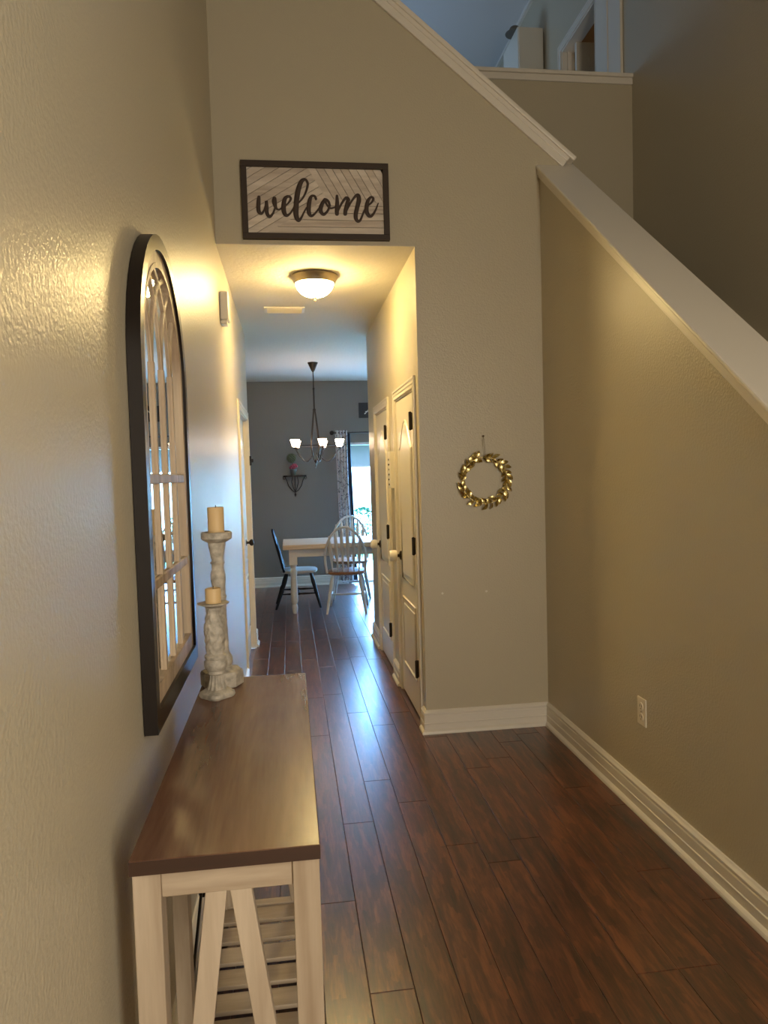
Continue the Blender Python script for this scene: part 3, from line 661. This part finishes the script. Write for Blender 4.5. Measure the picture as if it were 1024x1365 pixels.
WEL = [[(-0.1037, 2.9016, 0.0088), (-0.1064, 2.8773, 0.0112), (-0.1082, 2.8512, 0.0112), (-0.1064, 2.8288, 0.0108), (-0.0955, 2.8178, 0.008), (-0.0827, 2.8293, 0.0056), (-0.0714, 2.8593, 0.0048), (-0.0664, 2.8818, 0.008), (-0.0653, 2.852, 0.0104), (-0.0652, 2.8221, 0.0104), (-0.0527, 2.8029, 0.0088), (-0.0352, 2.8189, 0.0056), (-0.0241, 2.8434, 0.0056)], [(-0.0237, 2.8957, 0.0112), (-0.025, 2.8826, 0.0135), (-0.0222, 2.864, 0.0112), (-0.0164, 2.8473, 0.0072), (-0.0042, 2.84, 0.0048), (0.0101, 2.8478, 0.004)], [(0.0101, 2.8478, 0.004), (0.0325, 2.8613, 0.004), (0.0521, 2.8804, 0.0056), (0.0611, 2.8993, 0.0068), (0.0493, 2.9084, 0.0068), (0.0319, 2.8987, 0.0104), (0.0233, 2.8686, 0.0128), (0.0221, 2.8349, 0.0128), (0.0327, 2.8118, 0.0096), (0.0507, 2.8174, 0.0056), (0.0698, 2.8432, 0.0048), (0.0821, 2.8697, 0.004)], [(0.1014, 2.8776, 0.0048), (0.1252, 2.9043, 0.0052), (0.1436, 2.9422, 0.006), (0.1513, 2.9761, 0.0068), (0.1397, 2.9965, 0.0072), (0.1204, 2.9885, 0.0112), (0.104, 2.9526, 0.0139), (0.0929, 2.9074, 0.0143), (0.0876, 2.8623, 0.0143), (0.0849, 2.8172, 0.0143), (0.0953, 2.7873, 0.0104), (0.1109, 2.7989, 0.0064), (0.1272, 2.8292, 0.0048), (0.1406, 2.852, 0.0044)], [(0.1918, 2.8989, 0.0072), (0.1858, 2.9123, 0.0064), (0.1694, 2.9127, 0.0072), (0.1583, 2.89, 0.0112), (0.1526, 2.856, 0.012), (0.1531, 2.8259, 0.0112), (0.1648, 2.8111, 0.008), (0.1836, 2.8227, 0.0056), (0.2055, 2.8495, 0.0048)], [(0.2378, 2.8967, 0.0082), (0.2224, 2.8712, 0.011), (0.2139, 2.8407, 0.0115), (0.2286, 2.8193, 0.0082), (0.2504, 2.8371, 0.0064), (0.2619, 2.8633, 0.0064), (0.2565, 2.8871, 0.0073), (0.24, 2.8967, 0.0073), (0.2471, 2.8717, 0.0055), (0.2651, 2.8525, 0.0055), (0.2896, 2.8573, 0.0046)], [(0.3026, 2.9162, 0.0073), (0.3028, 2.8815, 0.011), (0.3003, 2.8467, 0.0119), (0.2996, 2.824, 0.011)], [(0.3005, 2.8249, 0.0055), (0.3116, 2.8512, 0.006), (0.329, 2.882, 0.0064), (0.3489, 2.9063, 0.0082), (0.3607, 2.9, 0.0101), (0.3545, 2.8738, 0.011), (0.3456, 2.8431, 0.011), (0.3432, 2.8248, 0.011)], [(0.3441, 2.8257, 0.0055), (0.3547, 2.8498, 0.006), (0.3772, 2.8873, 0.0055), (0.3995, 2.916, 0.0073), (0.4148, 2.9207, 0.011), (0.4177, 2.8968, 0.0128), (0.4086, 2.8617, 0.0119), (0.3999, 2.8267, 0.0119), (0.4, 2.8005, 0.011), (0.4108, 2.7866, 0.0082), (0.4245, 2.7965, 0.0064), (0.438, 2.8273, 0.0055), (0.4546, 2.8582, 0.0055)], [(0.4593, 2.867, 0.0046), (0.4845, 2.885, 0.0055), (0.4951, 2.9062, 0.0069), (0.4831, 2.9134, 0.0064), (0.4679, 2.8978, 0.0092), (0.4595, 2.8714, 0.0115), (0.4572, 2.8408, 0.0119), (0.4682, 2.8169, 0.0101), (0.4848, 2.8172, 0.0073), (0.505, 2.846, 0.0055), (0.5204, 2.8822, 0.0032)]]
q = MB()
for s_ in WEL:
    P = []
    for i in range(len(s_) - 1):
        a0 = s_[max(i - 1, 0)]; a1 = s_[i]; a2 = s_[i + 1]; a3 = s_[min(i + 2, len(s_) - 1)]
        for k in range(5):
            t_ = k / 5
            P.append(tuple(.5 * (2 * a1[j] + (a2[j] - a0[j]) * t_ + (2 * a0[j] - 5 * a1[j] + 4 * a2[j] - a3[j]) * t_ * t_ + (3 * a1[j] - a0[j] - 3 * a2[j] + a3[j]) * t_ ** 3) for j in range(3)))
    P.append(s_[-1])
    q.tube([(a - sx0, -.0175, b - sz0) for a, b, r_ in P], [max(r_, .003) * .95 for a, b, r_ in P], 8, squash=((0, 1, 0), .003 / .01))
    for e in (0, -1): q.lathe([(.001, -.003), (P[e][2] * .95, -.0015), (P[e][2] * .95, .0015), (.001, .003)], (P[e][0] - sx0, -.0175, P[e][1] - sz0), 12, axis='Y')
q.build('lettering', M['lettering'], ws, angle=60)

# ---------------------------------------------------------------- gold leaf wreath
wc = (1.068, YF - .022, 1.397)
wt = thing('leaf_wreath', 'round gold metal leaf wreath hanging on the front wall', 'wreath', wc)
q = MB(); q.tube([(.128 * math.cos(2 * pi * i / 40), 0, .128 * math.sin(2 * pi * i / 40)) for i in range(40)], .0022, 6, closed=True); q.build('ring', M['gold'], wt)
q = MB(); n_ = 7; Lf, Wf = .049, .0108; vs = []; fs = []
for i in range(n_ + 1):
    t_ = i / n_; w_ = Wf * math.sin(pi * (t_ ** .85)) + .0006; zc = .006 * math.sin(pi * t_)
    vs += [(t_ * Lf, -zc, 0), (t_ * Lf, -zc - .003 * math.sin(pi * t_), w_), (t_ * Lf, -zc - .003 * math.sin(pi * t_), -w_)]
for i in range(n_): a = i * 3; fs += [(a, a + 3, a + 4, a + 1), (a, a + 2, a + 5, a + 3)]
q.add(vs, fs); lm = q.mesh('leaf'); lm.materials.append(M['gold'])
for p in lm.polygons: p.use_smooth = True
nl = 30
for i in range(nl):
    a = 2 * pi * i / nl + R.uniform(-.05, .05)
    for s_ in (1, -1):
        dirang = a - pi / 2 + s_ * R.uniform(.35, .95)      # leaves run clockwise round the ring
        o = inst('leaf', lm, wt, (.128 * math.cos(a), -.002 * s_, .128 * math.sin(a)), (R.uniform(-.7, .7), -dirang, R.uniform(-.25, .25)), (R.uniform(.8, 1.1),) * 3)
q = MB(); q.tube([(-.001, .012, .244), (-.006, .004, .18), (-.004, 0, .128)], .0008, 5); q.tube([(.001, .012, .244), (.006, .004, .18), (.004, 0, .128)], .0008, 5); q.build('hanging_cord', M['twine'], wt)
q = MB(); q.lathe([(.0035, 0), (.0035, -.016), (.005, -.017), (.005, -.019)], (wc[0] - .001, YF, 1.641), 10, axis='Y')
tag(q.build('wall_nail', M['twine']), 'small nail in the wall above the gold wreath', 'nail')
for x_, z_, lb in ((.820, .78, 'white plastic screw anchor in the wall, nearer the doorway edge'), (1.070, .78, 'white plastic screw anchor in the wall, directly below the wreath')):
    q = MB(); q.lathe([(.0065, 0), (.0065, -.003), (.004, -.0045), (.002, -.003)], (x_, YF, z_), 12, axis='Y'); tag(q.build('wall_anchor', M['plastic']), lb, 'wall anchor', 'screw anchors in the front wall')

# ---------------------------------------------------------------- outlet, chime, vent, ceiling lamp
ot = thing('wall_outlet', 'white double electrical outlet low on the wall under the stairs', 'outlet', (XR, 2.798, .437))
q = MB(); q.box(-.006, 0, -.036, .036, -.058, .058); q.build('cover_plate', M['outlet'], ot, smooth=False, bev=.003)
for z_ in (-.022, .022):
    q = MB(); q.lathe([(.0165, -.0085), (.0165, -.005)], (0, 0, z_), 20, axis='X', sy=1.0); sc_ = q.build('socket', M['outlet'], ot, smooth=False)
    q = MB(); q.box(-.0090, -.0083, -.009, -.0065, z_ - .002, z_ + .008); q.box(-.0090, -.0083, .0065, .009, z_ - .002, z_ + .008); q.lathe([(.0025, -.009), (.0025, -.0083)], (0, 0, z_ - .009), 8, axis='X'); q.build('slot', M['slot'], sc_, smooth=False)
q = MB(); q.lathe([(.003, -.0075), (.003, -.005)], (0, 0, 0), 10, axis='X'); q.build('screw', M['nickel'], ot)
ch = thing('door_chime', 'white boxy door chime high on the wall before the hallway', 'door chime', (XL, 4.05, 2.36))
q = MB(); q.prism([(0, -.055), (.046, -.055), (.046, .055), (0, .055)], 2, -.065, .085); q.build('chime_box', M['plastic'], ch, smooth=False, bev=.008)
q = MB(); q.prism([(0, -.085), (.036, -.085), (.036, -.065), (0, -.065)], 1, -.045, .045); q.build('chime_foot', M['plastic'], ch, smooth=False, bev=.004)
vt = thing('ceiling_vent', 'rectangular air vent in the hallway ceiling behind the dome lamp', 'vent', (.010, 5.40, ZC))
q = MB(); q.box(-.145, .145, -.085, -.067, -.010, 0); q.box(-.145, .145, .067, .085, -.010, 0); q.box(-.145, -.125, -.067, .067, -.010, 0); q.box(.125, .145, -.067, .067, -.010, 0); q.build('vent_frame', M['trim'], vt, smooth=False, bev=.003)
for k in range(6):
    y_ = -.056 + k * .0224; q = MB(); q.bar((-.125, y_, -.008), (.125, y_, -.008), .020, .0015, (0, .6, .8)); q.build('slat', M['trim'], vt, smooth=False)
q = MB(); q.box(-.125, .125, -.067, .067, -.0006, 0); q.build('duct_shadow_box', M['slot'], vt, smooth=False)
lp = thing('ceiling_lamp', 'lit dome ceiling lamp with bronze rim in the hallway', 'lamp', (.196, 4.50, ZC))
q = MB(); q.lathe([(.130, 0), (.142, -.004), (.145, -.012), (.138, -.022), (.134, -.026), (.128, -.040), (.122, -.052), (.116, -.052), (.112, -.03)], (0, 0, 0), 48); q.build('rim', M['nickel'], lp)
q = MB(); q.lathe([(.117, -.045), (.114, -.062), (.104, -.083), (.088, -.102), (.066, -.117), (.040, -.127), (.014, -.132), (.004, -.132)], (0, 0, 0), 48); q.build('glass_dome', M['dome'], lp)
q = MB(); q.lathe([(.003, -.128), (.014, -.134), (.014, -.138), (.006, -.142), (.007, -.150), (.004, -.157), (.001, -.159)], (0, 0, 0), 20); q.build('finial', M['nickel'], lp)
# plaque on the strip of wall between the two hall doors
pq = thing('wall_plaque', 'narrow white plaque with dark marks between the two hallway doors', 'plaque', (XH, 4.955, 1.475))
q = MB(); q.box(-.030, 0, -.055, .055, -.125, .125); q.build('board', M['plastic'], pq, smooth=False, bev=.004)
for k in range(6):
    z_ = .07 - k * .034; q = MB(); q.box(-.032, -.0295, -.012 - .01 * (k % 2), .014 + .008 * ((k + 1) % 3), z_ - .006, z_ + .006); q.build('dark_mark', M['slot'], pq, smooth=False)

# ---------------------------------------------------------------- dining table and chairs
dt = thing('dining_table', 'dining table with pale wood top and white turned legs', 'table', (-.09, 7.58, 0))
q = MB(); q.box(0, 1.75, 0, .78, .685, .735); tp = q.build('tabletop', M['pale_wood'], dt, smooth=False, bev=.006); tp['label'] = 'pale honey wood tabletop'
q = MB(); q.box(.10, 1.65, .08, .10, .60, .685); q.box(.10, 1.65, .68, .70, .60, .685); q.box(.09, .11, .10, .68, .60, .685); q.box(1.64, 1.66, .10, .68, .60, .685); q.build('apron', M['chair_white'], dt, smooth=False)
legp = [(.020, 0), (.026, .02), (.034, .06), (.030, .09), (.024, .10), (.030, .115), (.037, .13), (.038, .20), (.034, .30), (.030, .38), (.036, .42), (.038, .45), (.028, .47), (.024, .49), (.032, .505), (.040, .52)]
for lx, ly in ((.105, .10), (.105, .68), (1.645, .10), (1.645, .68)):
    q = MB(); q.lathe(legp, (lx, ly, 0), 20); q.box(lx - .042, lx + .042, ly - .042, ly + .042, .52, .685); q.build('leg', M['chair_white'], dt)

def windsor(label, loc, rz, m_frame, m_seat, s=1.0, n_sp=7, flat=True, top=.92):
    """chair faces local +y; hoop back at local -y"""
    t = thing('windsor_chair', label, 'chair', loc, rz, 'hoop-back chairs round the dining table')
    t.scale = (s, s, s)
    sz = .43
    q = MB(); sh = lambda a: 1 / max(abs(math.cos(a)) ** 3.2 + abs(math.sin(a)) ** 3.2, 1e-6) ** (1 / 3.2)
    q.lathe([(.150, sz - .040), (.195, sz - .032), (.208, sz - .018), (.208, sz - .006), (.198, sz), (.12, sz - .008), (.02, sz - .010)], (0, 0, 0), 40, shape=sh, sy=1.02); q.build('seat', m_seat, t)
    LG = [(.010, 0), (.013, .03), (.016, .12), (.021, .20), (.019, .215), (.015, .225), (.019, .24), (.022, .30), (.017, .36), (.012, .40)]
    ends = {}
    for a, b in ((-1, -1), (1, -1), (-1, 1), (1, 1)):
        topp = Vector((a * .14, b * .13, sz - .03)); bot = Vector((a * .205, b * (.27 if b < 0 else .23), 0))
        pts = [bot.lerp(topp, h / .40) for r_, h in LG]; q = MB(); q.tube(pts, [r_ * 1.05 for r_, h in LG], 12); q.build('leg', m_frame, t); ends[(a, b)] = (bot, topp)
    pt = lambda k, f: ends[k][0].lerp(ends[k][1], f)
    turned = lambda p, q_, mb: mb.tube([p.lerp(q_, f) for f in (0, .15, .35, .45, .5, .55, .65, .85, 1)], [.007, .009, .012, .010, .015, .010, .012, .009, .007], 8)
    for a in (-1, 1): q = MB(); turned(pt((a, -1), .42), pt((a, 1), .42), q); q.build('stretcher', m_frame, t)
    q = MB(); turned(pt((-1, -1), .42).lerp(pt((-1, 1), .42), .5), pt((1, -1), .42).lerp(pt((1, 1), .42), .5), q); q.build('stretcher', m_frame, t)
    H_ = top - sz; tilt = lambda z: -.165 - .26 * z
    hoop = []
    for i in range(33):
        a = pi * i / 32; x_ = .200 * math.cos(a); z_ = H_ * (math.sin(a) ** .72)
        x_ *= 1 + .10 * math.sin(pi * min(1, z_ / H_))
        hoop.append((x_, tilt(z_), sz - .01 + z_))
    q = MB(); q.tube(hoop, .0135, 8); q.build('back_hoop', m_frame, t)
    for i in range(n_sp):
        u = -1 + 2 * (i + .5) / n_sp; xb = u * .165; xt = u * .195
        # height where the hoop passes over xt
        zt = max(p[2] for p in hoop if abs(p[0] - xt) < .035) - .006
        N_ = 9; pts = [(xb + (xt - xb) * k / N_, tilt((zt - sz) * k / N_), sz - .012 + (zt - sz + .01) * k / N_) for k in range(N_ + 1)]
        rad = [.006 + (.013 if flat else .002) * math.sin(pi * min(1, (k / N_) ** 1.6)) for k in range(N_ + 1)]
        q = MB(); q.tube(pts, rad, 8, squash=((0, 1, 0), .4) if flat else None); q.build('spindle', m_frame, t)
    return t
windsor('white hoop-back chair with honey wood seat, back turned to the hallway', (.585, 7.76, 0), math.radians(-8), M['chair_white'], M['honey'], 1.0, 6)
windsor('white hoop-back chair on the far side of the dining table, by the curtain', (.70, 8.62, 0), math.radians(176), M['chair_white'], M['honey'], 1.03, 6)
windsor('black hoop-back chair with cream seat at the table end by the grey wall', (.075, 8.13, 0), math.radians(-90), M['chair_black'], M['seat_cream'], .97, 7, flat=False, top=.90)

# ---------------------------------------------------------------- chandelier
cx, cy = .302, 8.045
cd = thing('chandelier', 'dark metal five-arm chandelier with small lit shades over the dining table', 'chandelier', (cx, cy, ZD))
Z = lambda z: z - ZD
q = MB(); q.lathe([(.056, 0), (.056, -.008), (.048, -.022), (.022, -.085), (.010, -.100), (.006, -.105)], (0, 0, 0), 24); q.build('canopy', M['chandelier'], cd)
q = MB(); q.tube([(0, 0, -.10), (0, 0, Z(2.40))], .006, 8); q.ball((0, 0, Z(2.40)), .013); q.tube([(0, 0, Z(2.40)), (0, 0, Z(2.18))], .009, 8); q.ball((0, 0, Z(2.17)), .018); q.build('rod', M['chandelier'], cd)
for k in range(4):
    a = pi / 4 + k * pi / 2; q = MB()
    q.tube([(.008 * math.cos(a), .008 * math.sin(a), Z(2.17)), (.026 * math.cos(a), .026 * math.sin(a), Z(2.05)), (.055 * math.cos(a), .055 * math.sin(a), Z(1.85)), (.062 * math.cos(a), .062 * math.sin(a), Z(1.74)), (.03 * math.cos(a), .03 * math.sin(a), Z(1.62))], [.008, .009, .009, .007, .005], 8); q.build('strap', M['chandelier'], cd)
q = MB(); q.ball((0, 0, Z(1.61)), .020); q.lathe([(.002, Z(1.53)), (.008, Z(1.56)), (.004, Z(1.58)), (.012, Z(1.60))], (0, 0, 0), 10); q.build('bottom_finial', M['chandelier'], cd)
q = MB(); q.tube([(.27 * math.cos(2 * pi * i / 48), .27 * math.sin(2 * pi * i / 48), Z(1.775)) for i in range(48)], .0045, 6, closed=True); q.build('ring', M['chandelier'], cd)
for k in range(5):
    a = math.radians(-4 + 72 * k); ca, sa = math.cos(a), math.sin(a)
    q = MB(); pts = []
    for i in range(13):
        t_ = i / 12; r_ = .03 + .235 * t_; z_ = 1.70 - .115 * math.sin(pi * t_ ** .9) + .05 * t_
        pts.append((r_ * ca, r_ * sa, Z(z_)))
    q.tube(pts, .005, 8); ar = q.build('arm', M['chandelier'], cd)
    q = MB(); q.lathe([(.006, Z(1.742)), (.022, Z(1.755)), (.022, Z(1.762)), (.008, Z(1.768))], (.265 * ca, .265 * sa, 0), 14); q.build('bobeche', M['chandelier'], ar)
    q = MB(); q.lathe([(.028, Z(1.768)), (.034, Z(1.785)), (.040, Z(1.81)), (.050, Z(1.842)), (.047, Z(1.842)), (.037, Z(1.81)), (.030, Z(1.785)), (.020, Z(1.775))], (.265 * ca, .265 * sa, 0), 20); q.build('glass_shade', M['shade'] if k in (0, 3) else M['shade_dim'], ar)

# ---------------------------------------------------------------- dining wall decor
sh = thing('wall_shelf', 'small black scrollwork wall shelf on the grey dining wall', 'shelf', (.078, YD, 1.455))
q = MB(); q.prism([(-.155, 0), (.155, 0), (.15, -.06), (.10, -.115), (-.10, -.115), (-.15, -.06)], 2, -.012, .006); q.build('shelf_board', M['black_metal'], sh, smooth=False, bev=.002)
q = MB()
for s_ in (-1, 1):
    q.tube([(s_ * .13, -.02, -.01), (s_ * .105, -.03, -.06), (s_ * .085, -.03, -.13), (s_ * .04, -.02, -.19), (0, -.01, -.215)], .005, 6)
    q.tube([(s_ * .15, -.02, -.01), (s_ * .155, -.02, -.035), (s_ * .14, -.02, -.045), (s_ * .13, -.02, -.035)], .004, 6)
    q.tube([(s_ * .03, -.09, -.01), (s_ * .045, -.07, -.08), (s_ * .02, -.03, -.17), (0, -.01, -.21)], .004, 6)
q.tube([(0, -.01, 0), (0, -.01, -.27)], .006, 6); q.tube([(0, -.015, -.22), (.01, -.02, -.25), (0, -.012, -.275), (-.01, -.02, -.25), (0, -.015, -.22)], .004, 6)
q.build('scroll_bracket', M['black_metal'], sh)
fp = thing('flower_pot', 'grey metal pot with pink flowers and round topiary on the black wall shelf', 'potted plant', (.062, YD - .06, 1.461))
q = MB(); q.lathe([(.030, 0), (.044, .075), (.047, .078), (.043, .080), (.038, .060)], (0, 0, 0), 20); q.build('pot', M['pot'], fp)
q = MB()
for k in range(14): a = k * 2.4; r_ = .045 * math.sqrt(k / 14); q.ball((r_ * math.cos(a), r_ * math.sin(a) * .7, .10 + .018 * ((k * 7) % 3)), .017, 8, 5)
q.build('pink_flowers', M['pink'], fp, kind='stuff')
q = MB(); q.tube([(0, 0, .07), (-.01, 0, .20)], .006, 6)
for k in range(60):
    e = math.acos(1 - 2 * (k + .5) / 60); a = k * 2.4; q.ball((-.02 + .05 * math.sin(e) * math.cos(a), .045 * math.sin(e) * math.sin(a), .225 + .05 * math.cos(e)), .014, 6, 4)
q.build('topiary_ball', M['green'], fp, kind='stuff')
dp = thing('wall_picture', 'small square black wall picture with white mark above the sliding door', 'picture', (1.05, YD, 2.294))
q = MB(); q.box(-.105, .105, -.02, 0, -.1, .1); q.build('board', M['plate'], dp, smooth=False, bev=.002)
q = MB()
q.tube([(-.03, -.021, -.05), (.03, -.021, .01), (.07, -.021, .045)], .006, 6); q.tube([(-.02, -.021, -.015), (.02, -.021, -.02)], .004, 6); q.build('white_mark', M['plastic'], dp)
rd = thing('curtain_rod', 'dark curtain rod with ball finials above the sliding door', 'curtain rod', (1.7, YD - .09, 2.0))
q = MB(); q.tube([(-1.10, 0, 0), (1.2, 0, 0)], .009, 10); q.build('rod', M['chandelier'], rd)
for x_ in (-1.125, 1.225): q = MB(); q.ball((x_, 0, 0), .030, 14, 10); q.build('finial', M['chandelier'], rd)
for x_ in (-1.0, 1.1): q = MB(); q.box(x_ - .008, x_ + .008, .0, .09, -.008, .008); q.box(x_ - .015, x_ + .015, .082, .09, -.03, .03); q.build('bracket', M['chandelier'], rd, smooth=False)
def drape(x0, x1, z0, z1, y, folds, amp, mb, lean=0.0, ph=0.0):
    nx_, nz_ = 80, 14; vs = []
    for t2 in (0, 1):
        for j in range(nz_ + 1):
            v = j / nz_
            for i in range(nx_ + 1):
                u = i / nx_; f = math.sin(u * folds * 2 * pi + ph); w_ = 1.0 - .10 * math.sin(pi * v)
                vs.append((x0 + (x1 - x0) * (.5 + (u - .5) * w_) + lean * (1 - v), y + amp * f * (.6 + .4 * (1 - v)) + t2 * .003, z0 + (z1 - z0) * v))
    k = (nx_ + 1) * (nz_ + 1); fs = []
    for j in range(nz_):
        for i in range(nx_):
            a = j * (nx_ + 1) + i; fs += [(a, a + 1, a + nx_ + 2, a + nx_ + 1), (k + a, k + a + nx_ + 1, k + a + nx_ + 2, k + a + 1)]
    mb.add(vs, fs)
cu = thing('curtain', 'grey and white damask curtain with navy lining beside the sliding door', 'curtain', (.70, YD - .09, 0))
q = MB(); drape(-.085, .075, .03, 2.03, -.012, 4, .022, q, lean=.02); q.build('patterned_panel', M['curtain'], cu)
q = MB(); drape(.06, .115, .03, 1.99, .012, 2, .016, q, lean=.05, ph=1); q.build('lining', M['navy'], cu)

# ---------------------------------------------------------------- loft furniture
cb = thing('tall_cabinet', 'tall plain white cabinet upstairs beyond the loft half wall', 'cabinet', (2.245, 6.72, ZL))
q = MB(); q.box(0, .245, 0, .45, 0, 2.45); q.build('cabinet_body', M['door'], cb, smooth=False, bev=.003)
q = MB(); q.box(.008, .237, -.012, 0, .05, 2.44); q.build('cabinet_door', M['door'], cb, smooth=False, bev=.003)
q = MB(); q.lathe([(.085, 0), (.088, .006), (.055, .012), (.052, .04), (.04, .06), (.01, .064)], (2.255, 6.84, ZL + 2.45), 24)
tag(q.build('felt_hat', M['hat']), 'round grey hat lying on top of the upstairs cabinet', 'hat')
q = MB(); q.box(XS - .03, XS, 6.36, 10.1, ZT - .035, ZT); S(q, 'trim_5', M['trim'])
# entry door behind the viewer
#door('door_6', (.0, YB, 0), pi, .0 + .9, 2.03, .07, .88) if False else None
